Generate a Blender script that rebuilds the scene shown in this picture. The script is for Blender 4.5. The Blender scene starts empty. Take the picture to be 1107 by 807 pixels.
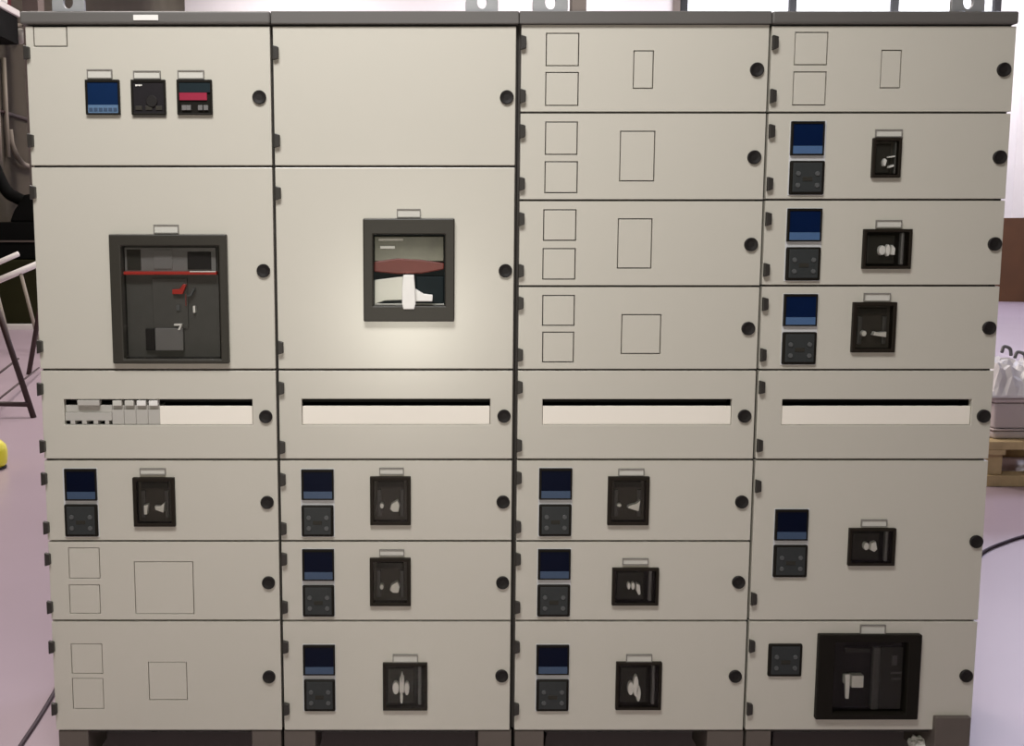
import bpy, bmesh, math, random
from mathutils import Vector, Matrix
random.seed(7)
C = bpy.context.scene.collection
sc = bpy.context.scene

# ------------------------------------------------------------------ camera geometry (1107 x 807 frame)
W, H = 1107.0, 807.0
FPX, PX, PY = 1150.0, 463.0, 403.5
TH = math.atan(FPX / 9394.0)
CT, ST = math.cos(TH), math.sin(TH)
D, CX, CH = 2.66, -0.223, 1.372          # distance from door plane, x, height of the lens

def at(px, py, Y=0.0):
    """point of the plane y=Y that the photograph shows at pixel px,py"""
    a, b = (px - PX) / FPX, (PY - py) / FPX
    d = Vector((a, CT + b * ST, -ST + b * CT))
    t = (Y + D) / d.y
    return Vector((CX + d.x * t, Y, CH + d.z * t))

def ground(px, py, z=0.0):
    a, b = (px - PX) / FPX, (PY - py) / FPX
    d = Vector((a, CT + b * ST, -ST + b * CT))
    t = (z - CH) / d.z
    return Vector((CX + d.x * t, -D + d.y * t, z))

def rect(x0, y0, x1, y1, Y=0.0):
    """world x0,x1,z0,z1 of a pixel rectangle on the plane y=Y"""
    ym = (y0 + y1) / 2; xm = (x0 + x1) / 2
    return at(x0, ym, Y).x, at(x1, ym, Y).x, at(xm, y1, Y).z, at(xm, y0, Y).z

# ------------------------------------------------------------------ materials
def mat(name, col, rough=0.5, metal=0.0, var=0.04, scale=30.0, emit=None, estr=0.0, spec=0.5, bump=0.0, coat=0.0):
    m = bpy.data.materials.new(name); m.use_nodes = True
    nt = m.node_tree; b = nt.nodes['Principled BSDF']
    tc = nt.nodes.new('ShaderNodeTexCoord'); nz = nt.nodes.new('ShaderNodeTexNoise')
    nz.inputs['Scale'].default_value = scale; nz.inputs['Detail'].default_value = 3
    nt.links.new(tc.outputs['Object'], nz.inputs['Vector'])
    mx = nt.nodes.new('ShaderNodeMixRGB')
    mx.inputs[1].default_value = tuple(c * (1 - var) for c in col) + (1,)
    mx.inputs[2].default_value = tuple(min(1, c * (1 + var)) for c in col) + (1,)
    nt.links.new(nz.outputs['Fac'], mx.inputs[0]); nt.links.new(mx.outputs[0], b.inputs['Base Color'])
    b.inputs['Roughness'].default_value = rough; b.inputs['Metallic'].default_value = metal
    b.inputs['Specular IOR Level'].default_value = spec
    b.inputs['Coat Weight'].default_value = coat
    if bump:
        bp = nt.nodes.new('ShaderNodeBump'); bp.inputs['Strength'].default_value = bump
        nt.links.new(nz.outputs['Fac'], bp.inputs['Height']); nt.links.new(bp.outputs[0], b.inputs['Normal'])
    if emit:
        b.inputs['Emission Color'].default_value = tuple(emit) + (1,); b.inputs['Emission Strength'].default_value = estr
    return m

def s2l(r, g, b):
    f = lambda c: (c / 255 / 12.92) if c / 255 <= 0.04045 else ((c / 255 + 0.055) / 1.055) ** 2.4
    return (f(r), f(g), f(b))

def glass_mat(name, tint, gloss=0.03):
    m = bpy.data.materials.new(name); m.use_nodes = True
    nt = m.node_tree; nt.nodes.clear()
    out = nt.nodes.new('ShaderNodeOutputMaterial'); mix = nt.nodes.new('ShaderNodeMixShader')
    tr = nt.nodes.new('ShaderNodeBsdfTransparent'); gl = nt.nodes.new('ShaderNodeBsdfGlossy')
    fr = nt.nodes.new('ShaderNodeFresnel'); fr.inputs['IOR'].default_value = 1.25
    tr.inputs[0].default_value = tuple(tint) + (1,); gl.inputs['Roughness'].default_value = gloss
    nt.links.new(fr.outputs[0], mix.inputs[0]); nt.links.new(tr.outputs[0], mix.inputs[1]); nt.links.new(gl.outputs[0], mix.inputs[2])
    nt.links.new(mix.outputs[0], out.inputs[0])
    return m

M = {}
M['paint'] = mat('light grey powder coat', (0.572, 0.551, 0.478), 0.30, 0, 0.012, 3, spec=0.8)
M['rail'] = mat('dark grey enamel', (0.112, 0.106, 0.098), 0.5, 0, 0.05, 8)
M['carcass'] = mat('dark umber steel', (0.035, 0.03, 0.026), 0.7, 0, 0.05, 8)
M['plinth'] = mat('plinth grey', (0.12, 0.10, 0.085), 0.6, 0, 0.1, 10)
M['black'] = mat('black plastic', (0.012, 0.010, 0.009), 0.6, 0, 0.1, 60, spec=0.3)
M['hinge'] = mat('hinge dark grey', (0.028, 0.025, 0.021), 0.45, 0, 0.08, 60)
M['bezel'] = mat('charcoal plastic bezel', (0.034, 0.031, 0.024), 0.45, 0, 0.08, 60, spec=0.35)
M['bezel_dark'] = mat('near black bezel', (0.010, 0.0085, 0.006), 0.5, 0, 0.1, 60, spec=0.15)
M['face'] = mat('breaker face grey', (0.032, 0.030, 0.024), 0.55, 0, 0.15, 40, spec=0.2)
M['brk'] = mat('dark brown breaker frame', (0.017, 0.013, 0.009), 0.5, 0, 0.1, 60, spec=0.15)
M['face2'] = mat('breaker face lighter grey', (0.075, 0.073, 0.066), 0.5, 0, 0.12, 40, spec=0.35)
M['face3'] = mat('mid grey moulding', (0.16, 0.155, 0.15), 0.45, 0, 0.1, 30)
M['light'] = mat('pale grey plastic', (0.82, 0.81, 0.75), 0.45, 0, 0.1, 120)
M['white'] = mat('white plastic', (0.82, 0.81, 0.77), 0.4, 0, 0.03, 60)
M['lever'] = mat('bright white lever and glare', (0.93, 0.92, 0.88), 0.4, 0, 0.03, 120)
M['facetall'] = mat('toggle breaker face', (0.060, 0.054, 0.044), 0.5, 0, 0.12, 40, spec=0.2)
M['silver'] = mat('pale reflection plate', (0.60, 0.60, 0.55), 0.34, 0.1, 0.06, 20)
M['mirrorgrey'] = mat('glossy olive grey', (0.085, 0.083, 0.062), 0.22, 0.2, 0.5, 22)
M['slate'] = mat('slate blue grey', (0.012, 0.022, 0.027), 0.5, 0, 0.1, 30, spec=0.15)
M['cream'] = mat('cream blanking strip', (0.89, 0.845, 0.75), 0.5, 0, 0.02, 10)
M['module'] = mat('module grey', (0.46, 0.445, 0.405), 0.5, 0, 0.04, 30)
M['red'] = mat('red plastic', (0.42, 0.03, 0.02), 0.35, 0, 0.08, 30)
M['dullred'] = mat('dull red moulding', (0.22, 0.055, 0.045), 0.38, 0, 0.2, 25, spec=0.3)
M['navy'] = mat('navy display glass', (0.001, 0.0035, 0.015), 0.3, 0, 0.2, 20, spec=0.15)
M['navy3'] = mat('mid navy display glass', (0.002, 0.010, 0.045), 0.3, 0, 0.2, 20, spec=0.2)
M['navy2'] = mat('blue display glass', (0.005, 0.021, 0.072), 0.3, 0, 0.2, 20, spec=0.2)
M['strip'] = mat('blue key strip', (0.045, 0.078, 0.14), 0.4, 0, 0.12, 50)
M['strip2'] = mat('pale blue key strip', (0.10, 0.18, 0.30), 0.4, 0, 0.15, 200)
M['strip3'] = mat('mid blue key strip', (0.065, 0.13, 0.26), 0.4, 0, 0.12, 50)
M['darkscreen'] = mat('violet black display', (0.014, 0.012, 0.014), 0.45, 0, 0.2, 40, spec=0.25)
M['keypad'] = mat('keypad dark slate', (0.030, 0.034, 0.034), 0.5, 0, 0.12, 60, spec=0.35)
M['key'] = mat('keypad key grey', (0.085, 0.09, 0.09), 0.5, 0, 0.15, 100)
M['halo'] = mat('pale meter halo', (0.62, 0.63, 0.64), 0.5, 0, 0.02, 30)
M['led'] = mat('red readout', (0.20, 0.01, 0.03), 0.4, 0, 0.3, 25, emit=(0.42, 0.02, 0.06), estr=0.3)
M['outline'] = mat('grey label frame', (0.22, 0.21, 0.19), 0.5, 0, 0.04, 60)
M['label'] = mat('label insert', (0.585, 0.575, 0.52), 0.5, 0, 0.02, 60)
M['lug'] = mat('galvanised steel', (0.36, 0.365, 0.37), 0.45, 0.4, 0.12, 40)
M['glass'] = glass_mat('clear window pane', (0.996, 0.996, 0.993))
# hall
M['floor'] = mat('painted concrete floor', (0.465, 0.375, 0.425), 0.33, 0, 0.10, 0.9, spec=0.4)
M['wallwhite'] = mat('white wall paint', (0.86, 0.82, 0.82), 0.8, 0, 0.02, 2)
M['wallbrown'] = mat('brown concrete', (0.062, 0.051, 0.033), 0.85, 0, 0.25, 1.2)
M['ceil'] = mat('ceiling white', (0.75, 0.74, 0.73), 0.9, 0, 0.03, 2)
M['mullion'] = mat('black mullion', (0.012, 0.012, 0.014), 0.6)
M['winlit'] = mat('bright window glass', (0.8, 0.82, 0.85), 0.4, 0, 0.01, 1, emit=(0.93, 0.94, 1.0), estr=0.9)
M['wood'] = mat('pallet wood', (0.58, 0.45, 0.24), 0.75, 0, 0.25, 14)
M['wooddark'] = mat('brown stained wood', (0.11, 0.045, 0.012), 0.6, 0, 0.2, 2.5)
M['foam'] = mat('white foam box', (0.60, 0.53, 0.51), 0.7, 0, 0.06, 8)
M['film'] = mat('white plastic film', (0.85, 0.83, 0.82), 0.4, 0, 0.03, 12, bump=0.3)
M['cable'] = mat('dark violet cable', (0.05, 0.03, 0.045), 0.6)
M['trestle'] = mat('dark red brown steel', (0.035, 0.014, 0.012), 0.5)
M['yellow'] = mat('bright yellow plastic', (0.80, 0.74, 0.03), 0.4, 0, 0.05, 15)
M['machine'] = mat('black machine enamel', (0.006, 0.0065, 0.006), 0.75, 0, 0.2, 3, spec=0.1)
M['olive'] = mat('dark olive panel', (0.024, 0.024, 0.008), 0.7, 0, 0.2, 3, spec=0.15)
M['pipe'] = mat('grey brown pipe', (0.28, 0.25, 0.20), 0.6, 0, 0.1, 8)
M['paintwhite'] = mat('white tube enamel', (0.80, 0.78, 0.74), 0.4, 0, 0.04, 8)
M['maroon'] = mat('maroon cloth', (0.10, 0.006, 0.012), 0.85, 0, 0.3, 3)
M['postgrey'] = mat('grey brown column paint', (0.20, 0.165, 0.145), 0.8, 0, 0.1, 2)

# ------------------------------------------------------------------ mesh building
class MB:
    def __init__(s): s.v = []; s.f = []; s.m = []; s.sm = []
    def _add(s, vs, fs, mi=0, smooth=False):
        o = len(s.v); s.v += [Vector(p) for p in vs]
        for f in fs: s.f.append([i + o for i in f]); s.m.append(mi); s.sm.append(smooth)
        return s
    def box(s, x0, x1, y0, y1, z0, z1, mi=0):
        return s._add([(x0,y0,z0),(x1,y0,z0),(x1,y1,z0),(x0,y1,z0),(x0,y0,z1),(x1,y0,z1),(x1,y1,z1),(x0,y1,z1)],
            [(0,3,2,1),(4,5,6,7),(0,1,5,4),(1,2,6,5),(2,3,7,6),(3,0,4,7)], mi)
    def prism(s, pts, y0, y1, mi=0, taper=1.0):
        """polygon in x,z (counter-clockwise seen from -y) from y0 (front) to y1 (back)"""
        n = len(pts); cx = sum(p[0] for p in pts)/n; cz = sum(p[1] for p in pts)/n
        fr = [(cx+(p[0]-cx)*taper, y0, cz+(p[1]-cz)*taper) for p in pts]; bk = [(p[0], y1, p[1]) for p in pts]
        return s._add(fr + bk, [tuple(range(n)), tuple(range(2*n-1, n-1, -1))] + [(i, i+n, (i+1)%n+n, (i+1)%n) for i in range(n)], mi)
    def panel(s, x0, x1, z0, z1, y0, y1, holes=(), mi=0):
        """flat panel with rectangular holes, conformal grid"""
        xs = sorted({x0, x1} | {h[i] for h in holes for i in (0, 1)}); zs = sorted({z0, z1} | {h[i] for h in holes for i in (2, 3)})
        xs = [x for x in xs if x0 - 1e-9 <= x <= x1 + 1e-9]; zs = [z for z in zs if z0 - 1e-9 <= z <= z1 + 1e-9]
        nx, nz = len(xs), len(zs)
        idx = {}; vs = []
        def vi(i, k, side):
            key = (i, k, side)
            if key not in idx: idx[key] = len(vs); vs.append((xs[i], y0 if side == 0 else y1, zs[k]))
            return idx[key]
        solid = [[not any(h[0] < (xs[i]+xs[i+1])/2 < h[1] and h[2] < (zs[k]+zs[k+1])/2 < h[3] for h in holes) for k in range(nz-1)] for i in range(nx-1)]
        fs = []
        S = lambda i, k: 0 <= i < nx-1 and 0 <= k < nz-1 and solid[i][k]
        for i in range(nx-1):
            for k in range(nz-1):
                if not solid[i][k]: continue
                fs.append((vi(i,k,0), vi(i+1,k,0), vi(i+1,k+1,0), vi(i,k+1,0)))
                fs.append((vi(i,k,1), vi(i,k+1,1), vi(i+1,k+1,1), vi(i+1,k,1)))
                if not S(i-1,k): fs.append((vi(i,k,0), vi(i,k+1,0), vi(i,k+1,1), vi(i,k,1)))
                if not S(i+1,k): fs.append((vi(i+1,k,0), vi(i+1,k,1), vi(i+1,k+1,1), vi(i+1,k+1,0)))
                if not S(i,k-1): fs.append((vi(i,k,0), vi(i,k,1), vi(i+1,k,1), vi(i+1,k,0)))
                if not S(i,k+1): fs.append((vi(i,k+1,0), vi(i+1,k+1,0), vi(i+1,k+1,1), vi(i,k+1,1)))
        return s._add(vs, fs, mi)
    def disc(s, cx, cz, r, y0, y1, n=24, mi=0, dome=0.0):
        vs = []; fs = []
        rings = [(r, y1), (r, y0 + 0.2*(y1-y0)), (r*0.9, y0)]
        if dome: rings.append((r*0.45, y0 + dome))
        for rr, yy in rings:
            vs += [(cx + rr*math.cos(2*math.pi*i/n), yy, cz + rr*math.sin(2*math.pi*i/n)) for i in range(n)]
        for j in range(len(rings)-1):
            fs += [(j*n+i, j*n+(i+1)%n, (j+1)*n+(i+1)%n, (j+1)*n+i) for i in range(n)]
        fs.append(tuple(range((len(rings)-1)*n, len(rings)*n))); fs.append(tuple(range(n-1, -1, -1)))
        return s._add(vs, fs, mi)
    def tube(s, pts, r, n=10, mi=0):
        pts = [Vector(p) for p in pts]; vs = []; fs = []
        up = Vector((0.03, 0.05, 1))
        for i, p in enumerate(pts):
            t = (pts[min(i+1, len(pts)-1)] - pts[max(i-1, 0)]).normalized()
            u = t.cross(up)
            if u.length < 0.05: u = t.cross(Vector((1, 0, 0)))
            u.normalize(); w = t.cross(u)
            vs += [p + r*(math.cos(2*math.pi*k/n)*u + math.sin(2*math.pi*k/n)*w) for k in range(n)]
        for i in range(len(pts)-1):
            fs += [(i*n+k, i*n+(k+1)%n, (i+1)*n+(k+1)%n, (i+1)*n+k) for k in range(n)]
        fs.append(tuple(range(n-1, -1, -1))); fs.append(tuple(range((len(pts)-1)*n, len(pts)*n)))
        return s._add(vs, fs, mi, True)
    def lathe(s, cx, cy, prof, n=28, mi=0):
        vs = []; fs = []
        for r, z in prof: vs += [(cx + r*math.cos(2*math.pi*i/n), cy + r*math.sin(2*math.pi*i/n), z) for i in range(n)]
        for j in range(len(prof)-1): fs += [(j*n+i, j*n+(i+1)%n, (j+1)*n+(i+1)%n, (j+1)*n+i) for i in range(n)]
        fs.append(tuple(range(n-1, -1, -1))); fs.append(tuple(range((len(prof)-1)*n, len(prof)*n)))
        return s._add(vs, fs, mi, True)
    def build(s, name, mats, parent=None, bevel=0.0, seg=2, label=None):
        if not isinstance(mats, (list, tuple)): mats = [mats]
        lo = Vector([min(v[i] for v in s.v) for i in range(3)]); hi = Vector([max(v[i] for v in s.v) for i in range(3)])
        org = Vector(((lo.x+hi.x)/2, (lo.y+hi.y)/2, lo.z))
        me = bpy.data.meshes.new(name)
        me.from_pydata([tuple(v - org) for v in s.v], [], s.f)
        for p, mi, sm in zip(me.polygons, s.m, s.sm): p.material_index = mi; p.use_smooth = sm
        for m in mats: me.materials.append(m)
        bm = bmesh.new(); bm.from_mesh(me); bmesh.ops.recalc_face_normals(bm, faces=bm.faces); bm.to_mesh(me); bm.free()
        o = bpy.data.objects.new(name, me); C.objects.link(o)
        WLOC[o.name] = org
        if parent is not None:
            o.parent = parent; o.location = org - WLOC[parent.name]
        else: o.location = org
        if bevel:
            b = o.modifiers.new('bevel', 'BEVEL'); b.width = bevel; b.segments = seg; b.limit_method = 'ANGLE'; b.angle_limit = math.radians(40)
        if label: o['label'] = label
        return o
WLOC = {}
def tag(o, label, cat, group=None):
    o['label'] = label; o['category'] = cat
    if group: o['group'] = group
    return o
def thing(name, loc, label, cat, group=None):
    o = bpy.data.objects.new(name, None); C.objects.link(o); o.location = loc; o.empty_display_size = 0.1
    WLOC[o.name] = Vector(loc)
    return tag(o, label, cat, group)
def struct(o): o['kind'] = 'structure'; return o

# ------------------------------------------------------------------ switchboard grid (measured)
ZF = lambda py: at(463, py).z
avgx = lambda *ps: sum(at(px, py).x for px, py in ps) / len(ps)
XG = [avgx((27,28),(43.6,400),(61,790)), avgx((293.5,28),(299.7,400),(305.8,790)), avgx((560.2,28),(557.5,400),(553.8,790)),
      avgx((831.8,28),(819.7,400),(805,790)), avgx((1098.7,28),(1074.8,400),(1049.5,790))]
HALFGAP = [0.0, 0.0035, 0.0065, 0.0035, 0.0]
ZTOP, ZBOT = ZF(28), ZF(790.5)
DT = 0.018                                # door thickness (front face at y = 0)
BACK = 0.62

def pocket(px0, py0, px1, py1, Y=0.0): return rect(px0, py0, px1, py1, Y)

def blank_plate(door_holes, plates, r, gap=0.0024):
    x0, x1, z0, z1 = r
    door_holes.append((x0 - gap/2, x1 + gap/2, z0 - gap/2, z1 + gap/2))
    plates.append((x0 + gap/2, x1 - gap/2, z0 + gap/2, z1 - gap/2))

def label_holder(door, r):
    x0, x1, z0, z1 = r
    b = MB(); t = 0.0022
    b.panel(x0, x1, z0, z1, -0.006, -0.0002, [(x0+t, x1-t, z0+t, z1-t)], 0)
    b.box(x0+t, x1-t, -0.0035, -0.0002, z0+t, z1-t, 1)
    b.build('label_holder', [M['outline'], M['label']], door, label='clear label holder with a blank pale insert')

def meter(cab, r, kind='blue'):
    x0, x1, z0, z1 = r; w, h = x1-x0, z1-z0
    F = -0.009
    b = MB()
    b.panel(x0, x1, z0, z1, F, 0.012, [(x0+.07*w, x1-.05*w, z0+.05*h, z1-.08*h)])
    b.box(x0+.05*w, x1-.04*w, F+0.006, 0.03, z0+.04*h, z1-.06*h)
    p = b.build('power_meter', M['bezel_dark'], cab, bevel=0.0012)
    sx0, sx1 = x0+.07*w, x1-.05*w
    if kind in ('blue', 'bright', 'mid'):
        MB().box(sx0, sx1, F+0.002, F+0.0062, z0+.285*h, z1-.08*h).build('screen', M[{'bright': 'navy2', 'mid': 'navy3'}.get(kind, 'navy')], p)
        MB().box(sx0, sx1, F+0.001, F+0.0062, z0+.05*h, z0+.28*h).build('key_strip', M[{'bright': 'strip2', 'mid': 'strip3'}.get(kind, 'strip')], p)
        if kind == 'bright':
            for i in range(6):
                cx = sx0 + (sx1-sx0)*(i+.6)/6.2
                MB().box(cx-.0045, cx+.0045, F-0.0004, F+0.0015, z0+.1*h, z0+.2*h).build('key', M['strip'], p, bevel=0.0006)
    elif kind == 'dark':
        MB().box(sx0, sx1, F+0.002, F+0.0062, z0+.05*h, z1-.08*h).build('screen', M['darkscreen'], p)
        for i in range(4):
            cx = sx0+.09*w + i*.05*w
            MB().box(cx-.0016, cx+.0016, F-0.0004, F+0.003, z1-.19*h+.001*(i%2), z1-.14*h).build('mark', M['light'], p)
        mb = MB().disc((x0+x1)/2+.1*w, z0+.38*h, .014, F-0.002, F+.003, 18); mb.build('knob', M['black'], p)
        for i in range(3):
            cx = sx0 + (sx1-sx0)*(i+.5)/3
            MB().box(cx-.008, cx+.008, F-0.0004, F+0.003, z0+.13*h, z0+.25*h).build('key', M['bezel'], p, bevel=0.0006)
        MB().box(x0+.03*w, x1-.01*w, -0.002, 0, z0-.07*h, z0-.01*h).build('lower_lip', M['outline'], p)
    elif kind == 'red':
        MB().box(sx0, sx1, F+0.002, F+0.0062, z1-.36*h, z1-.08*h).build('screen', M['slate'], p)
        MB().box(sx0, sx1-.1*w, F+0.002, F+0.0062, z0+.42*h, z1-.37*h).build('readout', M['led'], p, label='glowing red readout')
        for i, cx in enumerate((.2, .33, .66, .82)):
            c = x0 + cx*w
            MB().box(c-.0055, c+.0055, F-0.0004, F+0.007, z0+.13*h, z0+.27*h).build('key', M['face3'], p, bevel=0.0006)
    return p

def keypad(cab, r, bright=(1, 1, 1, 1)):
    x0, x1, z0, z1 = r; w, h = x1-x0, z1-z0; F = -0.008
    b = MB().box(x0, x1, F, 0.02, z0, z1)
    p = b.build('control_module', M['bezel_dark'], cab, bevel=0.004, seg=3)
    MB().box(x0+.08*w, x1-.08*w, F-0.0012, F+0.004, z0+.08*h, z1-.06*h).build('face_plate', M['keypad'], p, bevel=0.0012)
    for (u, v) in ((.23, .62), (.78, .62), (.23, .28), (.78, .28)):
        MB().disc(x0+u*w, z0+v*h, .0058, F-0.0035, F, 14).build('button', M['key'], p)
    MB().box(x0+.36*w, x1-.36*w, F-0.0025, F, z0+.40*h, z0+.52*h).build('indicator_bar', M['face'], p, bevel=0.0006)
    return p

def halo(cab, ra, rb):
    x0 = min(ra[0], rb[0]) - .0012; x1 = max(ra[1], rb[1]) + .0012
    MB().box(x0, x1, -0.0015, 0.001, rb[2]-.0015, ra[3]+.0015).build('halo_plate', M['halo'], cab)  # pale plate added for the bright halo around the meters

def breaker(cab, r, kind, lever, extra=()):
    """moulded case breaker behind its door cut-out. lever: lever and glare polygons in unit coordinates (u right, v up)"""
    x0, x1, z0, z1 = r; w, h = x1-x0, z1-z0; F = -0.010
    t = .0095 if kind == 'tall' else .0075
    b = MB().panel(x0, x1, z0, z1, F, 0.014, [(x0+t, x1-t, z0+t, z1-t)])
    p = b.build('circuit_breaker', M['brk'], cab, bevel=0.0015)
    MB().box(x0+t*.5, x1-t*.5, 0.010, 0.05, z0+t*.5, z1-t*.5).build('breaker_face', M['facetall'] if kind != 'wide' else M['bezel_dark'], p)
    if kind == 'tall':
        for u in (.22, .78):                    # moulded ribs each side of the toggle slot
            MB().box(x0+(u-.05)*w, x0+(u+.05)*w, 0.003, 0.011, z0+.16*h, z0+.72*h).build('upright_bar', M['face2'], p, bevel=0.002)
        MB().box(x0+.18*w, x1-.18*w, 0.004, 0.011, z0+.76*h, z1-.12*h).build('rating_plate', M['face'], p, bevel=0.001)
    else:
        MB().box(x0+.79*w, x0+.86*w, -0.004, 0.011, z0+.10*h, z1-.08*h).build('upright_bar', M['face3' if kind == 'wide' else 'face2'], p, bevel=0.003)  # right-hand window highlight built as a lighter bar
        MB().box(x0+.12*w, x0+.70*w, 0.004, 0.011, z0+.12*h, z1-.14*h).build('rotary_base', M['face'] if kind == 'wide' else M['face'], p, bevel=0.003)
    for poly in lever:  # white glare on the window is modelled into these lever shapes
        MB().prism([(x0+u*w, z0+v*h) for u, v in poly], -0.008, 0.008, taper=.93).build('lever_glare', M['light' if kind == 'tall' else 'lever'], p, bevel=0.0012, label='pale breaker lever shaped with the white glare on its window')
    for poly in extra:
        MB().prism([(x0+u*w, z0+v*h) for u, v in poly], 0.000, 0.011).build('marking_plate', M['face3'], p)
    MB().box(x0+t*.8, x1-t*.8, F+0.0005, F+0.0022, z0+t*.8, z1-t*.8).build('window_pane', M['glass'], p)
    return p

def ellipse(cu, cv, ru, rv, n=12, tilt=0):
    pts = []
    for i in range(n):
        a = -2*math.pi*i/n; x, y = ru*math.cos(a), rv*math.sin(a)
        pts.append((cu + x*math.cos(tilt) - y*math.sin(tilt), cv + x*math.sin(tilt) + y*math.cos(tilt)))
    return pts[::-1]

# ---- door rows -------------------------------------------------------
R12 = [(28,180),(180,400),(400,497.3),(497.3,585.3),(585.3,671.5),(671.5,790.5)]
R3 = [(26.5,121.7),(121.7,216.6),(216.6,309.6),(309.6,400),(400,497.3),(497.3,585.3),(585.3,671.5),(671.5,790.5)]
R4 = [(28,121.7),(121.7,216),(216,309),(309,400),(400,497.3),(497.3,671.5),(671.5,790.5)]
cabinets = [
 dict(label='light grey switchboard cabinet with three small meters along its top door', rows=R12,
   locks=[(280,105),(284.5,293),(287,451),(288.5,544),(290,631),(290.5,733)],
   hinges=[[57,152],[208,375],[421,483],[518,571],[605,657],[700,767]],
   plates=[(36.5,28.6,72,50)]+[(74.5,593,107.5,625.6),(75.4,633,108,663.5),(146,608,209,664),(77.4,696.7,110.5,728.5),(78.8,734,111.7,766.5),(161,716.4,202,757)],
   labels=[(94,75,121,85),(144,76.5,173.5,85.5),(192,76,220.5,85.5),(166,243,193,252.5),(151,506.5,179,513.5)],
   plinth=[(63,95),(272,304)], lug=(57,92,73.5)),
 dict(label='light grey switchboard cabinet with spotlit window and blank top door', rows=R12,
   locks=[(548,105),(546.5,293),(545,450.5),(544,543.5),(543.5,631),(542.5,732)],
   hinges=[[57,152],[209,376],[420,484],[519,572],[605,657],[700,767]],
   plates=[], labels=[(429,226,454.7,235.5),(410,506,436.5,513.5),(410,594.4,437,601.5),(424.5,708,451.7,716.8)],
   plinth=[(307,341),(517,553)], lug=(504,539,521)),
 dict(label='light grey switchboard cabinet whose four top doors hold only blank cover plates', rows=R3,
   locks=[(819,75),(816,170),(812.5,264.5),(809.5,355.5),(805.5,450.5),(802.5,543.5),(799,630.5),(795.5,732.5)],
   hinges=[[46,104],[142,199],[237,293],[328,384],[419,482],[517,570],[605,657],[700,767]],
   plates=[(590.6,36,625.6,71),(590,78.4,625,114),(685,55,706,95.5),(589.8,132,624,167),(589.2,175,624,208.4),(670.4,142,707.4,195.7),
           (587.8,227,622.5,260),(587,269,621.7,302),(668,236.8,704.3,290),(586.7,319.7,620.8,352),(586.7,359.4,620,391.6),(672,340.4,714,382.5)],
   labels=[(668.5,507,696.5,514.8),(673,604,701,611),(677,708,705,716.3)],
   plinth=[(556.5,588),(765,804)], lug=(580,618,595)),
 dict(label='light grey switchboard cabinet with a tall lower door and large black window at bottom', rows=R4,
   locks=[(1086.5,75),(1082,170),(1076.5,264),(1070.5,355),(1064.5,450.5),(1056.5,586.5),(1045.5,732)],
   hinges=[[46,104],[142,199],[237,292],[329,384],[419,482],[526,648],[699,767]],
   plates=[(859.4,35,894.4,70),(857.6,77.8,892.5,113.6),(952.5,54.4,973.7,95)],
   labels=[(946.5,140,975.6,148.3),(947,238,975,246.5),(934,317,962.7,326),(931,562,959,570),(930,676,957.3,687.5)],
   plinth=[(807,834),(1011,1049)], lug=(1029,1065,1047)),
]
# door cut-outs for the devices (pixel rectangles): meters, breakers, big windows, slots
M1 = [(92,86,129,124,'bright'),(141.5,86,178.7,124,'dark'),(191,86,229,124,'red')]
BLUE = [[(69.4,507.6,104,541.8)], [(325.6,508.3,360.6,541.2),(326.6,594.8,361,628.7),(327.4,698.5,362,731)],
        [(583,507,618.6,540.8),(581.8,594.8,617,627.5),(580,698.5,615.3,730.6)],
        [(855.5,131,891.6,168),(851.5,225.5,888.8,261.4),(847.6,318.2,884,353),(838.4,551.6,874,585)]]
KEYP = [[(69.4,546,105.4,581)], [(325.8,547,360.6,581),(327,633.5,361.3,667.6),(328.5,735.6,362.3,770)],
        [(582.8,546,618,580.6),(581,633,616.5,667.6),(579.8,735.6,615,770)],
        [(854,173.7,891.6,210.6),(850,267.3,887.4,303.6),(846,359.3,883,394.5),(836.5,590,873.2,625),(831,697.3,867.4,732.3)]]
LEV_GLARE_T1 = [[(.52,.34),(.72,.28),(.76,.50),(.64,.42),(.50,.42)], [(.25,.24),(.32,.24),(.36,.46),(.25,.44)]]
LEV_GLARE_T2 = [[(.48,.33),(.56,.27),(.70,.27),(.74,.40),(.68,.52),(.52,.44)], ellipse(.29,.40,.05,.06)]
LEV_GLARE_T3 = [[(.48,.35),(.76,.28),(.80,.52),(.70,.45),(.50,.40)], ellipse(.28,.41,.06,.035)]
LEV_GLARE_T4 = [[(.48,.34),(.80,.30),(.80,.42),(.62,.40),(.52,.42)], ellipse(.28,.38,.06,.06)]
LEV_GLARE_S = [[(.40,.30),(.47,.28),(.52,.44),(.44,.50),(.38,.42)], [(.58,.24),(.78,.28),(.76,.34),(.60,.30)], [(.56,.50),(.80,.52),(.80,.56),(.56,.54)]]
LEV_GLARE_W1 = [ellipse(.40,.47,.075,.13), ellipse(.52,.47,.045,.16), [(.58,.36),(.66,.34),(.67,.52),(.60,.62)]]
LEV_GLARE_W2 = [ellipse(.36,.52,.035,.10), ellipse(.45,.52,.04,.11), [(.52,.40),(.58,.26),(.62,.30),(.60,.56),(.52,.60)]]
LEV_GLARE_W3 = [ellipse(.33,.45,.07,.15), ellipse(.44,.50,.065,.24), ellipse(.50,.34,.055,.18)]
LEV_GLARE_W4 = [ellipse(.29,.47,.08,.14), [(.37,.36),(.48,.36),(.48,.70),(.43,.76),(.37,.66)], ellipse(.54,.46,.06,.15), ellipse(.42,.26,.035,.13), ellipse(.43,.68,.025,.12)]
LEV_GLARE_W5 = [ellipse(.38,.52,.06,.11), [(.46,.42),(.56,.36),(.62,.44),(.58,.66),(.48,.62)]]
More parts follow.
